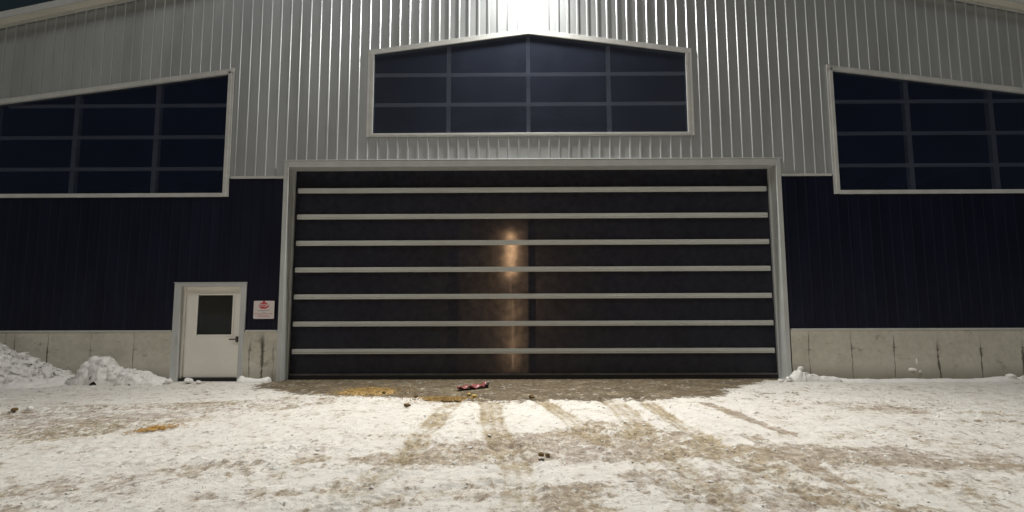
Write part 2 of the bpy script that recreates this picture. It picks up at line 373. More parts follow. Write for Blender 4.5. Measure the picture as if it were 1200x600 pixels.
def strip_uv(px, py, pts):           # distance from a polyline and length along it
    best = np.full(px.shape, 1e9); along = np.zeros(px.shape); side = np.zeros(px.shape); L = 0
    for (ax, ay), (bx, by) in zip(pts, pts[1:]):
        ex, ey = bx - ax, by - ay; l = math.hypot(ex, ey)
        wx, wy = px - ax, py - ay
        t = np.clip((wx * ex + wy * ey) / (l * l), 0, 1)
        d = np.hypot(wx - ex * t, wy - ey * t); k = d < best
        best = np.where(k, d, best); along = np.where(k, L + t * l, along)
        side = np.where(k, np.sign(ex * wy - ey * wx), side); L += l
    return best, along, best * side

def build_ground():
    fx = np.arange(-15, 15.001, .03)
    fy = np.concatenate([np.arange(-9.6, -5, .016), np.arange(-5, .36, .03)])
    out = np.array([15.4, 16, 17, 19, 22, 27, 35, 50, 80, 140, 260, 500])
    xs = np.concatenate([-out[::-1], fx, out])
    oy = np.array([.5, .7, 1.0, 1.6, 3, 6, 12, 20, 30, 60, 140, 300, 600])
    ys = np.concatenate([-9.6 - oy[::-1], fy, .36 + oy])
    X, Y = np.meshgrid(xs, ys); nx, ny = len(xs), len(ys)
    x, y = X.ravel(), Y.ravel()
    fine = (np.abs(x) < 15.2) & (y > -9.8) & (y < .4)
    wx = x + .20 * fbm(x, y, 1.6, 4, 11) + .35 * fbm(x, y, .45, 2, 12); wy = y + .20 * fbm(x, y, 1.6, 4, 23) + .12 * fbm(x, y, .45, 2, 24)
    dirt = np.zeros_like(x); muck = np.zeros_like(x); h = np.zeros_like(x); clean = np.zeros_like(x); track = np.zeros_like(x)
    for kind, w, soft, pts in POLYS:
        a = np.array(pts); m = fine & (x > a[:, 0].min() - 1) & (x < a[:, 0].max() + 1) & (y > a[:, 1].min() - 1) & (y < a[:, 1].max() + 1)
        d = poly_sdf(wx[m], wy[m], pts)
        v = w * sstep(soft * .6, -soft * .8, d)
        tgt = {'tan': dirt, 'brown': muck, 'clean': clean}[kind]
        tgt[m] = np.maximum(tgt[m], v)
    dirt *= 1 - clean * .9
    for kind, w, wd, lug, pts in STRIPS:
        a = np.array(pts); m = fine & (x > a[:, 0].min() - 1) & (x < a[:, 0].max() + 1) & (y > a[:, 1].min() - 1) & (y < a[:, 1].max() + 1)
        d, al, sd = strip_uv(x[m] * .7 + wx[m] * .3, y[m] * .7 + wy[m] * .3, pts)
        core = sstep(wd * .72, wd * .26, d)
        v = w * core
        if lug:                      # tread: rows of chevron lugs
            ph = (al + np.abs(sd) * .8) / .13 * 2 * np.pi
            bars = .5 + .5 * np.sin(ph)
            grooves = .5 + .5 * np.cos(sd / wd * 2 * np.pi * 3.0)
            v = 1.12 * v * (.55 + .45 * np.maximum(bars * .75, grooves)) * (.85 + .7 * fbm(x[m], y[m], 1.3, 3, 78))
            h[m] += core * (-.030 + .022 * bars * sstep(-.2, .3, fbm(x[m], y[m], 1.1, 2, 77) + .1))
        else:
            h[m] -= core * .012
        h[m] += .020 * np.exp(-((d - wd * .66) / .06) ** 2) * np.clip(.5 + 1.5 * fbm(x[m], y[m], 4, 3, 79), 0, 1.3)
        if lug: track[m] = np.maximum(track[m], v)
        else: dirt[m] = np.maximum(dirt[m], v)
    dirt += (.085 + .30 * sstep(-.05, .45, fbm(x * .7, y * 1.3, .8, 5, 5, .6))) * (1 - clean)
    # relief: gentle swells, churned snow, clods at the dirty edges
    xf, yf = x[fine], y[fine]
    ch = sstep(-.25, .35, fbm(xf, yf, .55, 3, 31) + .35 * (dirt[fine] - .3)) * (1 - .6 * clean[fine])
    r1 = fbm(xf, yf, 4.2, 5, 41, .55); ridg = 1 - np.abs(fbm(xf * 1.0, yf * 1.2, 3.1, 4, 51)) * 2.4
    lump = np.clip(fbm(xf * .8, yf * 1.3, 8.5, 4, 61, .6) - .12, 0, 1)
    gate = sstep(.12, .45, fbm(xf, yf, .9, 3, 71) + .22 * (dirt[fine] > .25))
    hh = .03 * fbm(xf, yf, .35, 3, 91) + ch * (.034 * r1 + .014 * ridg) + .011 * fbm(xf, yf, 12, 4, 95)
    hh += gate * lump * .05 + gate * .02 * np.abs(fbm(xf * .8, yf * 1.2, 9, 4, 65))
    near = sstep(-.05, -.8, yf) * .85 + .15       # beaten flat against the sill
    mk = sstep(.3, .8, muck[fine])
    dirt[fine] += np.clip(-(hh - .03 * fbm(xf, yf, .35, 3, 91)) * 9, -.25, .45) * (1 - .5 * clean[fine])
    h[fine] += hh * near * (1 - .45 * mk)
    # small crumbly ridges thrown up beside the crossing track
    for pts, amp in RIDGES:
        m = fine.copy(); a = np.array(pts)
        m &= (x > a[:, 0].min() - .6) & (x < a[:, 0].max() + .6) & (y > a[:, 1].min() - .6) & (y < a[:, 1].max() + .6)
        d, al, sd = strip_uv(wx[m], wy[m], pts)
        h[m] += amp * np.exp(-(d / .09) ** 2) * np.clip(.35 + 1.6 * fbm(x[m], y[m], 9, 4, 17), 0, .95)
    z = h - .012
    z = np.where(y > -.02, np.minimum(z, -.012), z)
    # loose crumbs of dirt and snow lying on the surface
    rs = np.random.RandomState(12)
    inside = fine & (y < -.3) & (np.abs(x) < 4.6 + (y + 9.6) * .95)
    for nm, wgt, cnt, mat, smin, smax, lab in (
            ('dirt_crumbs', np.clip(dirt + muck * .8 + track * .4 - .08, 0, 1) * (1 - .6 * clean) + .02, 900, 'clod', .005, .012, 'loose brown dirt crumbs strewn over the packed snow yard'),
            ('snow_crumbs', np.clip(dirt + .25, 0, .8) * (1 - .7 * clean) * (muck < .05), 1500, 'snow', .008, .026, 'loose white snow crumbs strewn over the churned yard')):
        w = np.where(inside, wgt, 0) * np.where(y < -5, .5, 1.0); w = w / w.sum()
        pick = rs.choice(len(x), cnt, p=w)
        mb = MB()
        for i in pick:
            s = smin + (smax - smin) * rs.rand() ** 2.2
            px, py, pz = x[i] + rs.uniform(-.015, .015), y[i] + rs.uniform(-.015, .015), z[i] + s * .25
            a = rs.uniform(0, 6.28); ca, sa = math.cos(a), math.sin(a); e = rs.uniform(.7, 1.9); b = len(mb.v)
            for lx, ly, lz in ((e, 0, 0), (0, 1, .1), (-e, .2, 0), (.1, -1, 0), (.2, .1, .75), (0, 0, -.6)):
                lx, ly, lz = (lx * rs.uniform(.7, 1.2), ly * rs.uniform(.7, 1.2), lz * rs.uniform(.7, 1.2))
                mb.v.append((px + s * (lx * ca - ly * sa), py + s * (lx * sa + ly * ca), pz + s * lz))
            for k in range(4):
                j = (k + 1) % 4; mb.f.append((b + k, b + j, b + 4)); mb.f.append((b + j, b + k, b + 5))
        tag(mb.build(nm, M[mat], None, (0, 0, 0)), lab, 'crumbs', None, 'stuff')
    co = np.stack([x, y, z], 1).astype(np.float32)
    idx = np.arange(nx * ny).reshape(ny, nx)
    q = np.stack([idx[:-1, :-1], idx[:-1, 1:], idx[1:, 1:], idx[1:, :-1]], -1).reshape(-1, 4)
    me = bpy.data.meshes.new('ground')
    me.vertices.add(len(co)); me.vertices.foreach_set('co', co.ravel())
    me.loops.add(q.size); me.loops.foreach_set('vertex_index', q.ravel().astype(np.int32))
    me.polygons.add(len(q)); me.polygons.foreach_set('loop_start', np.arange(0, q.size, 4, dtype=np.int32))
    me.polygons.foreach_set('loop_total', np.full(len(q), 4, dtype=np.int32))
    me.polygons.foreach_set('use_smooth', np.ones(len(q), dtype=bool))
    me.update(calc_edges=True)
    for nm, arr in (('dirt', dirt), ('muck', muck), ('track', track)):
        at = me.attributes.new(nm, 'FLOAT', 'POINT'); at.data.foreach_set('value', arr.astype(np.float32))
    me.materials.append(M['ground'])
    o = bpy.data.objects.new('ground', me); COL.objects.link(o)
    tag(o, 'packed snow yard with tan tyre tracks and a brown muddy apron', None, None, 'structure')

RIDGES = [
    ([(-8.6, -4.3), (-7.7, -4.05), (-6.7, -3.8)], .06),
    ([(-3.3, -6.75), (-2.6, -6.65), (-1.9, -6.75)], .05),
    ([(-1.1, -6.3), (-.4, -6.0), (.5, -5.6), (1.1, -5.75)], .03),
    ([(-2.3, -7.5), (-1.2, -7.6), (.3, -7.4)], .04),
    ([(-4.4, -6.6), (-3.2, -6.3), (-2.2, -6.1)], .028),
    ([(-4.6, -7.3), (-3.4, -7.2), (-2.5, -7.4)], .05),
    ([(5.2, -3.0), (7.2, -3.2), (9.2, -3.5)], .04),
    ([(7.4, -4.3), (8.8, -4.6)], .05),
]
build_ground()

# ------------------------------------------------------------------ barn
barn = empty('barn', (CX, 0, 0), 'big steel barn with grey ribbed upper siding, navy lower siding and a wide dark door', 'barn')
XL, XR = CX - 19.5, CX + 19.5
def roof_z(x): return ROOF_PEAK - abs(x - CX) * ROOF_S
# openings on the front, in metres
BAY_L, BAY_R = (-15.2, -7.30), (8.02, 15.9)
BAY_B = 4.62; BAY_TS = .134
def bay_top(x): return 7.86 - (abs(x - CX) - 7.64) * BAY_TS
WIN = (-3.70, 4.44, 6.15)
def win_top(x): return 8.86 - abs(x - CX) * .132
DOOR = (-5.74, 6.54, 5.40)
MID = 5.05; CON = 1.215

PITCH = .2575
def profile(x):
    t = (x - CX) / PITCH; t = abs(t - round(t)) * PITCH
    return 0.0 if t >= .034 else (-.019 if t <= .018 else -.019 * (.034 - t) / .016)
def xcols(a, b, extra):
    xs = {a, b, *[e for e in extra if a < e < b]}
    k0, k1 = int((a - CX) / PITCH) - 2, int((b - CX) / PITCH) + 2
    for k in range(k0, k1):
        for d in (-.034, -.018, .018, .034):
            x = CX + k * PITCH + d
            if a < x < b: xs.add(x)
    return sorted(xs)
def ribbed(name, mat, a, b, spans, extra, yoff=0.0, dep=1.0):
    mb = MB(); xs = xcols(a, b, extra)
    for x0, x1 in zip(xs, xs[1:]):
        if x1 - x0 < 1e-5: continue
        for lo, hi in spans((x0 + x1) / 2):
            y0, y1 = profile(x0) * dep + yoff, profile(x1) * dep + yoff
            za, zb = lo(x0), lo(x1); zc, zd = hi(x1), hi(x0)
            mb.quad((x0, y0, za), (x1, y1, zb), (x1, y1, zc), (x0, y0, zd))
    return mb.build(name, mat, barn)
K = lambda v: (lambda x: v)
def up_spans(x):
    top = lambda q: roof_z(q)
    if BAY_L[0] < x < BAY_L[1] or BAY_R[0] < x < BAY_R[1]: return [(bay_top, top)]
    if WIN[0] < x < WIN[1]: return [(K(DOOR[2] + .05), K(WIN[2])), (win_top, top)]
    if DOOR[0] < x < DOOR[1]: return [(K(DOOR[2] + .05), top)]
    return [(K(MID), top)]
edges = [*BAY_L, *BAY_R, WIN[0], WIN[1], DOOR[0], DOOR[1], CX]
ribbed('upper_siding', M['siding'], XL, XR, up_spans, edges)
EL, ER = -8.40, -6.68                     # entry door opening
def lo_spans(x):
    if DOOR[0] < x < DOOR[1]: return []
    lo = K(2.36) if EL < x < ER else K(CON)
    if BAY_L[0] < x < BAY_L[1] or BAY_R[0] < x < BAY_R[1]: return [(lo, K(BAY_B))]
    return [(lo, K(MID))]
ribbed('lower_siding', M['navy'], XL, DOOR[0], lo_spans, edges + [EL, ER], 0, .28)
ribbed('lower_siding', M['navy'], DOOR[1], XR, lo_spans, edges + [EL, ER], 0, .28)

# concrete base wall, in cast panels with open joints
Jl = [-14.62, -13.57, -12.52, -11.47, -10.42, -9.36]; Jr = [7.09, 8.11, 9.14, 10.20, 11.22, 12.23, 13.27, 14.3]
jm = []
for x, a, w, s in ((-11.47, 1.12, .030, .9), (-10.42, .86, .016, .6), (-9.36, .95, .016, .6), (-6.20, 1.22, .055, 1.0), (-6.5, 1.1, .035, .7), (-5.92, 1.0, .03, .5), (7.09, 1.3, .014, .8),
                   (8.11, 1.15, .018, .8), (9.14, 1.1, .022, .9), (10.20, 1.0, .045, 1.0), (11.22, .98, .030, .9), (12.23, .95, .065, 1.0), (-12.3, 1.2, .05, .7)):
    jm.append((x - CX, 0, a, w, s))
M['concrete'] = concrete('cast_concrete', jm)
def con_panels(a, b, joints):
    cm = MB()
    e = [a, *[j for j in joints if a < j < b], b]
    for i, (p, q) in enumerate(zip(e, e[1:])):
        cm.box(p + (.006 if i else 0), q - (.006 if i < len(e) - 2 else 0), -.055, .18, -.3, CON - .03)
    cm.box(a, b, -.048, .17, -.3, CON - .036)
    cm.build('foundation_wall', M['concrete'], barn)
con_panels(XL, EL - .002, Jl); con_panels(ER + .002, -5.84, [-6.19]); con_panels(6.67, XR, Jr)
# ledge flashing on top of the concrete
for a, b in ((XL, EL - .05), (ER + .05, -5.85), (6.68, XR)): MB().box(a, b, -.075, .0, CON - .03, CON + .012).build('base_flashing', M['trim'], barn, bevel=.004)

# roof, soffit, fascia
def roofpoly(z0, z1):
    e = 20.0
    return [(CX - e, ROOF_PEAK - e * ROOF_S + z0), (CX, ROOF_PEAK + z0), (CX + e, ROOF_PEAK - e * ROOF_S + z0),
            (CX + e, ROOF_PEAK - e * ROOF_S + z1), (CX, ROOF_PEAK + z1), (CX - e, ROOF_PEAK - e * ROOF_S + z1)]
roof = MB().prism(roofpoly(.0, .10), -.28, 14.3).build('roof', M['roof'], barn)
MB().prism(roofpoly(-.02, .15), -.32, -.281).build('fascia', M['frame'], roof, (CX, 0, 0))
MB().prism(roofpoly(-.022, -.004), -.279, -.036).build('soffit', M['soffit'], roof, (CX, 0, 0))
MB().prism([(x, z) for x, z in roofpoly(-.10, -.024)], -.07, -.036).build('rake_trim', M['trim'], roof, (CX, 0, 0))
# shell so that nothing but a dark hall lies behind the sheets
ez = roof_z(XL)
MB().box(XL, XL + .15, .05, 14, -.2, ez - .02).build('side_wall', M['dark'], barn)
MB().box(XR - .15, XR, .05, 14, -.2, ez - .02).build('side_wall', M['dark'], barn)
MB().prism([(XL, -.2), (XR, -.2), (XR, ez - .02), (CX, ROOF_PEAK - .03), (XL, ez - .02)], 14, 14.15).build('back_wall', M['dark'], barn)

# transition trims
for a, b in ((BAY_L[1] + .1, -5.84), (6.66, BAY_R[0] - .1)): MB().box(a, b, -.045, 0, MID - .03, MID + .03).build('band_trim', M['trim'], barn, bevel=.004)

# windows -------------------------------------------------------------
def slab(mb, x0, x1, ztop0, ztop1, th, y0, y1):   # piece following a sloped line, its top edge given
    mb.prism([(x0, ztop0 - th), (x1, ztop1 - th), (x1, ztop1), (x0, ztop0)], y0, y1)

def bay_window(x0, x1, posts, girts, outer):      # outer: which end carries the tall side
    f = MB(); w = .085
    for xe in (x0, x1):
        s = 1 if xe == x0 else -1
        f.box(min(xe, xe + s * w), max(xe, xe + s * w), -.05, .16, BAY_B - .06, bay_top(xe + s * w) - .005)
        f.box(min(xe, xe - s * .06), max(xe, xe - s * .06), -.036, -.002, BAY_B - .06, bay_top(xe) - .005)
        f.box(min(xe + s * .03, xe - s * .062), max(xe + s * .03, xe - s * .062), -.0575, -.004, bay_top(xe) - .06, bay_top(xe) + .071)
    slab(f, x0 - .06, x1 + .06, bay_top(x0) + .012, bay_top(x1) + .012, .075, -.05, .16)
    slab(f, x0 - .06, x1 + .06, bay_top(x0) + .07, bay_top(x1) + .07, .056, -.034, -.002)
    f.box(x0 + w + .002, x1 - w - .002, -.055, .16, BAY_B - .065, BAY_B + .03)
    win = f.build('window', M['trim'], barn, bevel=.004)
    p = MB(); yb = .02
    p.prism([(x0 + w, BAY_B + .03), (x1 - w, BAY_B + .03), (x1 - w, bay_top(x1 - w) - .06), (x0 + w, bay_top(x0 + w) - .06)], yb, yb + .008)
    p.build('pane', M['pane'], win)
    ob = (CX, 0, 0)
    for z in girts:
        if z < bay_top(x0 if outer < 0 else x1) - .2:
            MB().box(x0 + w, x1 - w, .035, .075, z - .045, z + .045).build('girt', M['girt'], win)
        else:                                         # cut short under the slope
            xe = CX + outer * (7.64 + (7.86 - z - .12) / BAY_TS)
            a, b = (max(x0 + w, xe), x1 - w) if outer < 0 else (x0 + w, min(x1 - w, xe))
            MB().box(a, b, .035, .075, z - .045, z + .045).build('girt', M['girt'], win)
    for x in posts:
        MB().box(x - .06, x + .06, .08, .20, BAY_B + .0, bay_top(x) - .07).build('post', M['girt'], win)
    return win
G3 = [6.965, 6.13, 5.30]
bay_window(*BAY_L, [-9.24, -11.335, -13.43], G3, -1)
bay_window(*BAY_R, [10.015, 12.145, 14.27], G3, 1)

f = MB(); w = .06; x0, x1, zb = WIN
for xe, s in ((x0, 1), (x1, -1)):
    f.box(min(xe, xe + s * w), max(xe, xe + s * w), -.030, .16, zb - .03, win_top(xe + s * w) - .005)
    f.box(min(xe, xe - s * .10), max(xe, xe - s * .10), -.025, -.002, zb - .06, win_top(xe) - .005)
for a, b in ((x0 - .10, CX), (CX, x1 + .10)):
    slab(f, a, b, win_top(a) + .012, win_top(b) + .012, .06, -.031, .16)
    slab(f, a, b, win_top(a) + .085, win_top(b) + .085, .07, -.026, -.002)
f.box(x0 + w + .002, x1 - w - .002, -.029, .16, zb - .03, zb + .028)
f.box(x0 - .002, x1 + .002, -.025, -.002, zb - .06, zb - .032)
win = f.build('window', M['trim'], barn, bevel=.004)
MB().prism([(x0 + w, zb + .028), (x1 - w, zb + .028), (x1 - w, win_top(x1 - w) - .05), (CX, win_top(CX) - .05), (x0 + w, win_top(x0 + w) - .05)], .008, .016).build('pane', M['hazypane'], win)
for z in (7.745, 6.95): MB().box(x0 + w, x1 - w, .035, .075, z - .045, z + .045).build('girt', M['girt'], win)
for x in (-1.725, .335, 2.41): MB().box(x - .05, x + .05, .08, .20, zb + .0, win_top(x) - .06).build('post', M['girt'], win)

# large door ------------------------------------------------------------
dx0, dx1, dz = DOOR
f = MB(); R = .36
f.box(dx0 - .10, dx0 + .0, -.07, R, -.05, dz + .06); f.box(dx1, dx1 + .10, -.07, R, -.05, dz + .06)
f.box(dx0 + .002, dx1 - .002, -.068, R, dz - .10, dz + .058)
f.box(dx0 - .13, dx1 + .13, -.085, -.02, dz + .062, dz + .085)
for x, s in ((dx0, 1), (dx1, -1)):            # corner beads and stop
    f.box(x + .002 * s if s > 0 else x - .022, x + .022 if s > 0 else x - .002, -.088, -.03, -.05, dz - .102)
    f.box(x + .002 * s if s > 0 else x - .05, x + .05 if s > 0 else x - .002, R - .08, R - .002, -.05, dz - .102)
ld = MB().box(dx0 + .01, dx1 - .01, .352, .360, .13, dz - .09).build('large_door', M['doorpane'], barn)
f.build('door_frame', M['frame'], ld, bevel=.005)
bar = MB().box(-5.61, 6.42, .275, .350, .68 - .062, .68 + .062)
bar.box(-5.60, 6.41, .262, .276, .68 - .022, .68 + .022)
b0 = bar.build('bar', M['bar'], ld, (CX, .3, .68), bevel=.006)
for k in range(1, 7): dup(b0, ld, 0, k * .682)
for x in (-5.3, -3.4, -1.51, .37, 2.25, 4.13, 6.0):
    MB().box(x - (.065 if abs(x - .37) < .1 else .045), x + .05, .362, .50, .1, dz - .02).build('post', M['rubber'], ld)
MB().box(dx0 + .012, dx1 - .012, .30, .372, .085, .13).build('bottom_rail', M['rail'], ld)
MB().box(dx0 + .014, dx1 - .014, .31, .365, -.03, .084).build('bottom_seal', M['rubber'], ld)

# entry door ------------------------------------------------------------
leaf = MB()
lx0, lx1, lz0, lz1, ly = -8.255, -6.79, .075, 2.285, .075
gx0, gx1, gz0, gz1 = -7.90, -7.04, 1.115, 2.085
leaf.box(lx0, gx0, ly, ly + .05, lz0, lz1); leaf.box(gx1, lx1, ly, ly + .05, lz0, lz1)
leaf.box(gx0, gx1, ly, ly + .05, lz0, gz0); leaf.box(gx0, gx1, ly, ly + .05, gz1, lz1)
ed = leaf.build('entry_door', M['doorwhite'], barn)
f = MB()
f.box(-8.43, -8.26, -.075, .20, -.06, 2.30); f.box(-6.785, -6.665, -.075, .20, -.06, 2.30)
f.box(-8.43, -6.665, -.077, .20, 2.302, 2.385)
f.box(-8.45, -6.645, -.092, -.02, 2.388, 2.402)
f.build('door_frame', M['frame'], ed, bevel=.005)
f = MB()                                     # stop inside the frame
f.box(-8.258, -8.20, .03, .074, .03, 2.30); f.box(-6.84, -6.787, .03, .074, .03, 2.30); f.box(-8.198, -6.842, .03, .074, 2.26, 2.30)
f.build('door_stop', M['doorwhite'], ed, bevel=.004)
f = MB(); t = .045
f.box(gx0 - t, gx0, ly - .018, ly + .06, gz0 - t, gz1 + t); f.box(gx1, gx1 + t, ly - .018, ly + .06, gz0 - t, gz1 + t)
f.box(gx0 + .001, gx1 - .001, ly - .018, ly + .06, gz0 - t, gz0); f.box(gx0 + .001, gx1 - .001, ly - .018, ly + .06, gz1, gz1 + t)
f.build('window_frame', M['doorwhite'], ed, bevel=.006)
MB().box(gx0 + .001, gx1 - .001, ly + .02, ly + .026, gz0 + .001, gz1 - .001).build('window_pane', M['doorglass'], ed)
f = MB()
f.box(-6.93, -6.83, ly - .016, ly - .001, .93, 1.07)
f.box(-6.895, -6.865, ly - .065, ly - .017, .985, 1.015)
f.box(-7.06, -6.855, ly - .085, ly - .063, .985, 1.018)
f.build('handle', M['handle'], ed, bevel=.006)
MB().box(-8.255, -6.79, .0, .19, -.04, .06).build('threshold', M['rubber'], ed)
for z in (.35, 1.2, 2.05): MB().box(-8.262, -8.235, .060, .082, z - .06, z + .06).build('hinge', M['frame'], ed)
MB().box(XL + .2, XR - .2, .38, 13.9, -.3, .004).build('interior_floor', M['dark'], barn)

# ------------------------------------------------------------------ warm tube light seen through the door sheet, and two added for its glow
def tube(z0, z1, x, y, power, label):
    t = empty('tube_light', (x, y, z0), label, 'light')
    MB().box(x - .07, x + .07, y, y + .05, z0, z1).build('housing', M['frame'], t)
    g = MB(); n = 10
    for k in range(n):
        a0, a1 = 2 * math.pi * k / n, 2 * math.pi * (k + 1) / n
        g.quad((x + .018 * math.cos(a0), y - .03 + .018 * math.sin(a0), z0 + .03), (x + .018 * math.cos(a1), y - .03 + .018 * math.sin(a1), z0 + .03),
               (x + .018 * math.cos(a1), y - .03 + .018 * math.sin(a1), z1 - .03), (x + .018 * math.cos(a0), y - .03 + .018 * math.sin(a0), z1 - .03))
    g.build('tube', M['tube'], t)
    L = bpy.data.lights.new('tube_lamp', 'AREA'); L.shape = 'RECTANGLE'; L.size = .06; L.size_y = z1 - z0; L.energy = power; L.color = (1, .76, .52)
    o = bpy.data.objects.new('tube_lamp', L); COL.objects.link(o); o.parent = t
    o.location = (0, -.06, (z1 - z0) / 2); o.rotation_euler = (math.radians(-90), 0, 0)
tube(2.55, 3.65, -.12, .60, 22, 'warm tube light glowing behind the middle of the wide dark door')
tube(.2, 2.0, -.09, .66, 6.5, 'added dim tube light drawing the glow down behind the wide dark door')  # added to carry the streak of glow down the sheet

tube(.9, 3.1, -.15, 1.6, 12, 'added tube light deeper in the hall widening the glow behind the wide dark door')  # added for a wide, weak glow across the sheet
# ------------------------------------------------------------------ sign
def rrect(x0, x1, z0, z1, r, n=5):
    pts = []
    for cx, cz, a in ((x1 - r, z1 - r, 0), (x0 + r, z1 - r, 90), (x0 + r, z0 + r, 180), (x1 - r, z0 + r, 270)):
        for k in range(n + 1):
            t = math.radians(a + 90 * k / n); pts.append((cx + r * math.cos(t), cz + r * math.sin(t)))
    return pts
sx0, sx1, sz0, sz1 = -6.455, -5.945, 1.50, 1.94
sign = MB().prism(rrect(sx0, sx1, sz0, sz1, .025), -.060, -.052).build('sign', M['signwhite'], None, ((sx0 + sx1) / 2, -.05, sz0))
tag(sign, 'small white sign with red STOP octagon beside the cream door', 'sign')
ocx, ocz = -6.205, 1.822
MB().prism([(ocx + .135 * math.cos(math.radians(22.5 + 45 * k)), ocz + .082 * math.sin(math.radians(22.5 + 45 * k))) for k in range(8)], -.0645, -.0605).build('stop_octagon', M['red'], sign)
MB().prism([(ocx + .032 * math.cos(2 * math.pi * k / 12), ocz + .094 + .024 * math.sin(2 * math.pi * k / 12)) for k in range(12)], -.0645, -.0605).build('red_knob', M['red'], sign)
cu = bpy.data.curves.new('stop_lettering', 'FONT'); cu.body = 'STOP'; cu.size = .098; cu.align_x = 'CENTER'; cu.align_y = 'CENTER'; cu.extrude = .0012; cu.offset = .0022
tmp = bpy.data.objects.new('tmp', cu); COL.objects.link(tmp)
dg = bpy.context.evaluated_depsgraph_get(); me = bpy.data.meshes.new_from_object(tmp.evaluated_get(dg)); bpy.data.objects.remove(tmp)
me.materials.clear(); me.materials.append(M['signwhite'])
tx = bpy.data.objects.new('lettering', me); COL.objects.link(tx); tx.parent = sign
tx.location = (ocx - sign.location.x, -.0662 + .05, ocz - sz0); tx.rotation_euler = (math.radians(90), 0, 0)
def rows(name, mat, zs):
    mb = MB(); r = random.Random(5)
    for z, a, b, hgt in zs:
        x = a
        while x < b - .02:
            w_ = r.uniform(.018, .05); w_ = min(w_, b - x)
            mb.box(x, x + w_, -.0625, -.0605, z - hgt / 2, z + hgt / 2); x += w_ + .009
    return mb.build(name, mat, sign)
rows('small_print', M['ink'], [(1.702, -6.36, -6.04, .010), (1.662, -6.25, -6.15, .010)])
rows('red_print', M['pink'], [(1.622, -6.42, -5.99, .011), (1.587, -6.33, -6.06, .011), (1.553, -6.36, -6.03, .011)])

# ------------------------------------------------------------------ wall lamp above the window
LX, LY, LZ = CX, -.45, 11.35
lamp = empty('wall_lamp', (LX, 0, LZ), 'bright wall lamp on the gable above the centre window', 'lamp')
MB().box(LX - .11, LX + .11, -.10, -.034, LZ - .16, LZ + .16).build('mount', M['lamp'], lamp, bevel=.008)
MB().prism([(LX - .03, LZ + .05), (LX + .03, LZ + .05), (LX + .03, LZ + .12), (LX - .03, LZ + .12)], -.40, -.101).build('arm', M['lamp'], lamp)
h = MB(); h.box(LX - .20, LX + .20, LY - .16, LY + .16, LZ + .10, LZ + .17)
for k in range(7): h.box(LX - .18 + k * .055, LX - .16 + k * .055, LY - .13, LY + .13, LZ + .171, LZ + .21)
h.build('housing', M['lamp'], lamp, bevel=.01)
MB().box(LX - .16, LX + .16, LY - .12, LY + .12, LZ + .085, LZ + .099).build('lens', M['lens'], lamp)
L = bpy.data.lights.new('lamp_light', 'POINT'); L.energy = 800; L.color = (1, .975, .93); L.shadow_soft_size = .10
o = bpy.data.objects.new('lamp_light', L); COL.objects.link(o); o.parent = lamp; o.location = (0, LY, -.03)
L = bpy.data.lights.new('lamp_beam', 'SPOT'); L.energy = 7600; L.color = (1, .965, .905); L.shadow_soft_size = .12; L.spot_size = math.radians(152); L.spot_blend = 1
o = bpy.data.objects.new('lamp_beam', L); COL.objects.link(o); o.parent = lamp; o.location = (0, LY, -.03); o.rotation_euler = (math.radians(-50), 0, 0)

# ------------------------------------------------------------------ snow heaps
def heap(name, label, cat, x0, x1, y0, y1, fn, mat, step=.03, group=None, rough=.05, seed=0, rf=4.0):
    xs = np.arange(x0, x1 + step, step); ys = np.arange(y0, y1 + step, step)
    X, Y = np.meshgrid(xs, ys)
    H = fn(X, Y)
    n = fbm(X, Y, rf, 5, 200 + seed, .55); cell = np.abs(fbm(X, Y, rf * .7, 3, 240 + seed))
    k = sstep(-.02, .18, H)
    H = H + k * (rough * 1.9 * n + rough * 1.5 * (.3 - cell) + rough * .7 * fbm(X, Y, rf * 3.5, 3, 290 + seed))
    DX = fbm(X + 1.3 * H, Y - 1.9 * H, rf * 1.1, 4, 260 + seed) * rough * 1.6 * k; DY = fbm(X - 1.6 * H, Y + 2.3 * H, rf * 1.3, 4, 280 + seed) * rough * 2.0 * k
    ny, nx = X.shape; vid = -np.ones((ny, nx), int); mb = MB()
    H = H - .16 * sstep(.035, -.03, H); keep = H > -.5
    for j in range(ny):
        for i in range(nx):
            if keep[j, i]:
                vid[j, i] = len(mb.v); mb.v.append((X[j, i] + DX[j, i], Y[j, i] + DY[j, i], H[j, i]))
    for j in range(ny - 1):
        for i in range(nx - 1):
            q = (vid[j, i], vid[j, i + 1], vid[j + 1, i + 1], vid[j + 1, i])
            if min(q) >= 0: mb.f.append(q)
    o = mb.build(name, mat, None, ((x0 + x1) / 2, (y0 + y1) / 2, 0), True)
    return tag(o, label, cat, group)
def lerp_prof(pts):
    a = np.array(pts); return lambda v: np.interp(v, a[:, 0], a[:, 1])
P1 = lerp_prof([(-15.5, .2), (-14.2, .75), (-13.2, 1.0), (-12.55, 1.03), (-12.3, .98), (-11.95, .78), (-11.55, .62), (-11.3, .46), (-10.95, .30), (-10.6, .13), (-10.3, .03), (-10.1, -.12)])
def f1(X, Y):
    c = -.62 - .10 * np.sin(X * 1.3); d = np.abs(Y - c); w = .95
    return P1(X - .18 * (Y - c)) * np.clip(1 - (d / w) ** 1.6, -.3, 1) - .02
heap('snow_pile', 'tall white snow pile against the concrete wall at far left', 'snow pile', -15.3, -9.9, -1.75, -.075, f1, M['snow'], .03, None, .085, 1, 4.0)
P2 = lerp_prof([(-10.42, -.1), (-10.30, .10), (-10.20, .34), (-10.16, .55), (-10.10, .62), (-9.72, .61), (-9.62, .54), (-9.55, .40), (-9.3, .34), (-9.05, .32), (-8.9, .28), (-8.65, .20), (-8.42, .12), (-8.28, .04), (-8.15, -.1)])
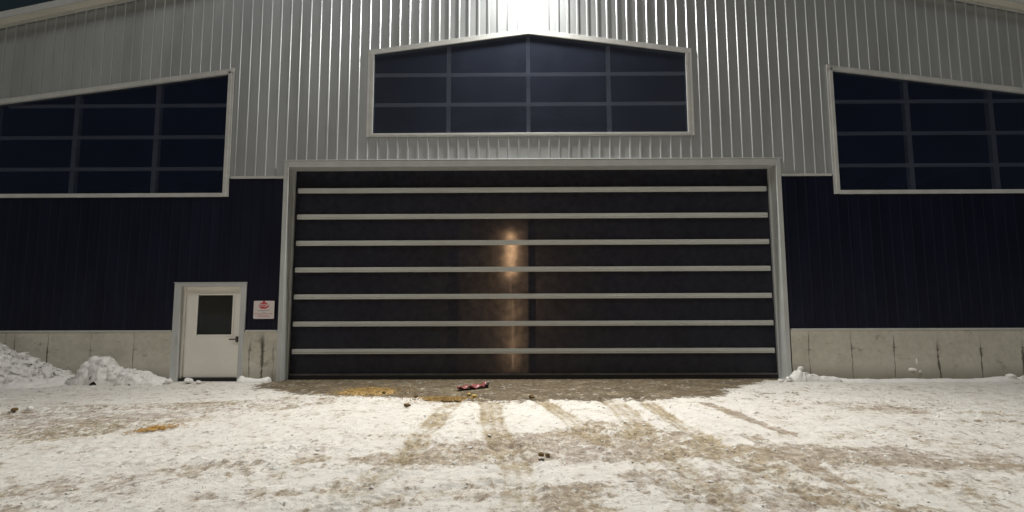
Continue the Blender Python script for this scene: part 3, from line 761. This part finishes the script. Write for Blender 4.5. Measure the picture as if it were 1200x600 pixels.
def f2(X, Y):
    d = np.abs(Y + .40); w = .42 + .12 * fbm(X, X * 0, 2.2, 3, 350)
    return P2(X) * np.clip(1 - (d / w) ** 2.4, -.3, 1) - .02
heap('snow_pile', 'low blocky snow bank with a square end left of the cream door', 'snow pile', -10.45, -8.10, -.82, -.075, f2, M['snow'], .022, None, .045, 2, 5.0)
P3 = lerp_prof([(6.28, -.1), (6.42, .05), (6.55, .14), (6.63, .24), (6.74, .28), (6.86, .22), (7.0, .17), (7.2, .13), (7.6, .10), (7.9, .05), (8.05, -.1)])
def f3(X, Y):
    d = np.abs(Y + .24); return P3(X) * np.clip(1 - (d / .17) ** 2, -.3, 1) - .015
heap('snow_pile', 'small snow clump at the right foot of the wide door frame', 'snow pile', 6.2, 8.1, -.42, -.095, f3, M['snow'], .018, None, .03, 3, 7.0)
P4 = lerp_prof([(-6.70, -.1), (-6.62, .16), (-6.5, .10), (-6.2, .08), (-5.95, .12), (-5.88, -.1)])
heap('snow_pile', 'little snow drift between the cream door and the wide door frame', 'snow pile', -6.72, -5.86, -.42, -.06, lambda X, Y: P4(X) * np.clip(1 - (np.abs(Y + .2) / .2) ** 2, -.3, 1) - .012, M['snow'], .018, None, .025, 4, 8.0)
heap('slush_ridge', 'long grey slush ridge along the concrete wall on the right', 'snow ridge', 7.6, 15.5, -.60, -.10,
     lambda X, Y: (.055 + .05 * np.clip(fbm(X, Y * 0, .9, 3, 333), -.6, 1) + .05 * np.exp(-((X - 11.6) / .5) ** 2)) * np.clip(1 - (np.abs(Y + .33) / .26) ** 2, -.4, 1) - .008, M['snow'], .025, None, .022, 5, 6.0)
heap('slush_ridge', 'thin grey slush ridge between the two snow piles on the left', 'snow ridge', -11.2, -10.5, -.36, -.07,
     lambda X, Y: .15 * np.clip(1 - (np.abs(Y + .2) / .16) ** 2, -.4, 1) - .015, M['greysnow'], .02, None, .05, 6, 7.0)

def lump_mesh(r, seed, squash=(1, 1, .7), sub=2, amp=.28):
    import bmesh
    bm = bmesh.new(); bmesh.ops.create_icosphere(bm, subdivisions=sub, radius=1)
    rr = np.random.RandomState(seed); dirs = rr.randn(9, 3); dirs /= np.linalg.norm(dirs, axis=1)[:, None]; cut = rr.uniform(.62, .95, 9)
    for v in bm.verts:
        n = np.array(v.co); k = 1.0
        for d, c in zip(dirs, cut):
            p = n @ d
            if p > c: k = min(k, c / p)
        k *= 1 + amp * .35 * math.sin(7 * n[0] + seed) * math.sin(6 * n[1] + 2 * seed) + rr.uniform(-.04, .04)
        v.co = (n[0] * k * r * squash[0], n[1] * k * r * squash[1], n[2] * k * r * squash[2])
    v, f = [tuple(x.co) for x in bm.verts], [tuple(q.index for q in p.verts) for p in bm.faces]
    bm.free(); mb = MB(); mb.v = v; mb.f = f; return mb
def lump(name, mat, loc, r, label, cat, group, seed, squash=(1, 1, .7)):
    mb = lump_mesh(r, seed, squash); o = mb.build(name, mat, None, (0, 0, 0), False)
    o.location = loc; o.rotation_euler = (0, 0, seed * 1.3); return tag(o, label, cat, group)

# loose snow chunks
CH = [((-10.62, -.30, .10), .13, 'snow chunk just left of the blocky snow bank, biggest of the loose ones there'),
      ((-10.90, -.34, .06), .10, 'flat snow chunk between the tall pile and the blocky bank'),
      ((-8.18, -.48, .05), .09, 'snow chunk at the foot of the cream door, left corner'),
      ((-7.75, -.42, .05), .11, 'rounded snow lump in front of the cream door'),
      ((-7.45, -.50, .03), .07, 'smallest snow lump in front of the cream door'),
      ((6.42, -.36, .05), .09, 'snow chunk left of the clump at the wide door frame'),
      ((6.20, -.40, .03), .06, 'tiny snow crumb at the right corner of the wide door'),
      ((6.78, -.2, .28), .085, 'snow ball perched on the clump beside the wide door frame'),
      ((11.55, -.42, .10), .11, 'snow chunk on the slush ridge at right, under the stained wall'),
      ((11.85, -.45, .09), .09, 'second snow chunk on the slush ridge at right, beside the larger one'),
      ((9.66, -.062, .44), .05, 'snow blob stuck on the concrete wall, upper of the stuck ones'),
      ((9.52, -.08, .24), .085, 'snow blob stuck on the concrete wall, left of the lower ones'),
      ((9.72, -.08, .19), .075, 'snow blob stuck on the concrete wall, right of the lower ones')]
for i, (p, r, lab) in enumerate(CH):
    st = i >= 10
    lump('snow_chunk', M['snow'], p, r, lab, 'snow chunk', 'loose snow chunks', 20 + i, ((1.3, .35, .5) if i > 10 else (.5, .3, 1.6)) if st else (1.15, .9, .75))
# clods and scraps
CL = [((-2.70, -2.17, .02), .055, 'dark clod at the right edge of the larger feed spill', 'clod'),
      ((-2.85, -2.05, .02), .040, 'smaller dark clod on the larger feed spill', 'clod'),
      ((-1.95, -2.74, .03), .070, 'dark round clod at the left end of the thin feed spill', 'clod'),
      ((-1.90, -3.80, .04), .075, 'round brown clod alone on the clean snow below the feed', 'clod'),
      ((-.82, -2.70, .03), .075, 'pale yellow clod at the right end of the thin feed spill', 'yellow'),
      ((-.95, -2.40, .02), .060, 'pale yellow flat clod below the red plastic', 'yellow'),
      ((.29, -2.81, .03), .080, 'dark clod on the edge of the muddy apron right of the feed', 'clod'),
      ((.28, -7.15, .05), .055, 'dark frozen clod on the dirty band in the foreground', 'clod'),
      ((.35, -7.10, .03), .035, 'small grey clod beside the larger foreground one', 'clod'),
      ((-8.34, -4.28, .06), .065, 'dirty ice lump near the left edge of the yard, left of a pair', 'clod'),
      ((-8.12, -4.24, .07), .08, 'dirty ice lump near the left edge of the yard, right of a pair', 'snow'),
      ((-3.05, -6.72, .03), .04, 'grey ice lump on the churned ridge left of centre', 'snow'),
      ((-2.72, -6.70, .03), .05, 'larger grey ice lump on the churned ridge left of centre', 'snow'),
      ((-2.35, -6.86, .03), .04, 'pointed grey ice lump at the right end of the churned ridge', 'snow')]
for i, (p, r, lab, mk) in enumerate(CL):
    r *= .78
    lump('dirt_clod' if mk != 'snow' else 'ice_lump', M[mk], p, r, lab, 'clod' if mk != 'snow' else 'ice lump', 'clods scattered on the yard', 50 + i, (1.2, .9, .65))

# feed spills: a shallow heap with loose grains
def spill(x0, x1, y0, y1, hgt, n, label, seed):
    r = np.random.RandomState(seed)
    xs = np.arange(x0, x1, .025); ys = np.arange(y0, y1, .025); X, Y = np.meshgrid(xs, ys)
    cx, cy = (x0 + x1) / 2, (y0 + y1) / 2
    d = np.hypot((X - cx) / (x1 - x0) * 2, (Y - cy) / (y1 - y0) * 2) + .8 * fbm(X, Y, 3.5, 5, seed, .6)
    H = hgt * np.clip(1 - d ** 1.5, -.5, 1) + .02 * fbm(X, Y, 9, 4, seed + 3) - .01
    mb = MB(); vid = -np.ones(X.shape, int)
    for j in range(X.shape[0]):
        for i in range(X.shape[1]):
            if H[j, i] > -.015: vid[j, i] = len(mb.v); mb.v.append((X[j, i], Y[j, i], H[j, i]))
    for j in range(X.shape[0] - 1):
        for i in range(X.shape[1] - 1):
            q = (vid[j, i], vid[j, i + 1], vid[j + 1, i + 1], vid[j + 1, i])
            if min(q) >= 0: mb.f.append(q)
    for k in range(n):
        a = r.uniform(0, 6.283); q = abs(r.normal(0, .85)); s = r.uniform(.008, .022)
        px, py = cx + q * math.cos(a) * (x1 - x0) / 2, cy + q * math.sin(a) * (y1 - y0) / 2
        pz = max(-.004, hgt * (1 - q ** 1.5)) + .008
        t = r.uniform(0, 3.14); c_, s_ = math.cos(t) * s, math.sin(t) * s
        mb.quad((px - c_, py - s_, pz - .012), (px + s_ * .5, py - c_ * .5, pz), (px + c_, py + s_, pz + .006), (px - s_ * .5, py + c_ * .5, pz + .01))
    return tag(mb.build('feed_spill', M['feed'], None, (cx, cy, 0), False), label, 'feed spill')
spill(-3.65, -2.50, -2.35, -1.35, .05, 1500, 'golden mound of spilled feed in front of the wide door, left', 5)
spill(-1.75, -.95, -3.00, -2.65, .012, 1900, 'thin golden spread of feed at the edge of the muddy apron', 6)

# straw on the snow
mb = MB(); r = random.Random(9)
for k in range(170):
    u = r.gauss(0, .5); x = -5.12 + u * .25; y = -5.57 + u * .16 + r.gauss(0, .12); z = .012 + r.random() * .022 * math.exp(-u * u * 2)
    a = r.gauss(.5, .8); l = r.uniform(.04, .12); w_ = .005
    dx_, dy_ = math.cos(a) * l / 2, math.sin(a) * l / 2; nx_, ny_ = -math.sin(a) * w_, math.cos(a) * w_; dz_ = r.uniform(-.015, .02)
    mb.quad((x - dx_ - nx_, y - dy_ - ny_, z - dz_), (x + dx_ - nx_, y + dy_ - ny_, z + dz_), (x + dx_ + nx_, y + dy_ + ny_, z + dz_ + .004), (x - dx_ + nx_, y - dy_ + ny_, z - dz_ + .004))
tag(mb.build('straw_clump', M['straw'], None, (-5.12, -5.57, 0)), 'flattened clump of golden straw on the snow at left', 'straw')

# torn red plastic
mb = MB(); nu, nv = 22, 8
for i in range(nu):
    for j in range(nv):
        u, v = i / (nu - 1), j / (nv - 1)
        x = -1.26 + u * .60; wv = .07 + .09 * math.sin(math.pi * min(1, u * .8 + .15))
        y = -1.62 + u * .42 + (v - .5) * 2 * wv
        z = .035 + .03 * math.sin(u * 17 + v * 5) + .025 * math.sin(v * 11 + u * 4) + .05 * max(0, u - .78) * 4.5 * v
        mb.v.append((x, y, max(.012, z)))
for i in range(nu - 1):
    for j in range(nv - 1): mb.f.append((i * nv + j, (i + 1) * nv + j, (i + 1) * nv + j + 1, i * nv + j + 1))
rp = mb.build('plastic_scrap', M['redplastic'], None, (-1.0, -1.4, 0), True)
sd = rp.modifiers.new('Solidify', 'SOLIDIFY'); sd.thickness = .006
tag(rp, 'crumpled red plastic scrap lying on the muddy apron before the door', 'plastic scrap')
tip = MB()
tip.prism([(-.72, .02), (-.62, .02), (-.60, .08), (-.69, .06)], -1.30, -1.02)
tip.build('dark_end', M['rubber'], rp, bevel=.008)

# ------------------------------------------------------------------ light, sky, camera
W = bpy.data.worlds.new('World'); S.world = W; W.use_nodes = True
nt = W.node_tree; nt.nodes.clear()
sky = nt.nodes.new('ShaderNodeTexSky'); sky.sky_type = 'NISHITA'; sky.sun_disc = False
SUN_EL, SUN_ROT = math.radians(4), math.radians(180)
sky.sun_elevation = SUN_EL; sky.sun_rotation = SUN_ROT; sky.altitude = 200
bg = nt.nodes.new('ShaderNodeBackground'); bg.inputs[1].default_value = .008
ow = nt.nodes.new('ShaderNodeOutputWorld')
nt.links.new(sky.outputs[0], bg.inputs[0]); nt.links.new(bg.outputs[0], ow.inputs[0])

L = bpy.data.lights.new('fill_sun', 'SUN'); L.energy = .62; L.angle = math.radians(20); L.color = (1, .985, .95)  # soft fill added to brighten the front at night
o = bpy.data.objects.new('fill_sun', L); COL.objects.link(o); o.location = (-4, -30, 20)
o.rotation_euler = (math.radians(38), 0, math.radians(-25))
cam = bpy.data.cameras.new('camera'); co = bpy.data.objects.new('camera', cam); COL.objects.link(co)
cam.sensor_width = 36; cam.lens = 640 / 1200 * 36; cam.clip_start = .05; cam.clip_end = 3000
r_, u_, w_ = Vector((.99997, .00756, -.00307)), Vector((.00383, -.10216, .99476)), Vector((-.00721, .99474, .10218))
co.matrix_world = Matrix(((r_.x, u_.x, -w_.x, 0), (r_.y, u_.y, -w_.y, -13.5), (r_.z, u_.z, -w_.z, 1.645), (0, 0, 0, 1)))
S.camera = co
S.view_settings.view_transform = 'Standard'; S.view_settings.look = 'None'; S.view_settings.gamma = 1; S.view_settings.exposure = .18
S.view_settings.use_curve_mapping = False
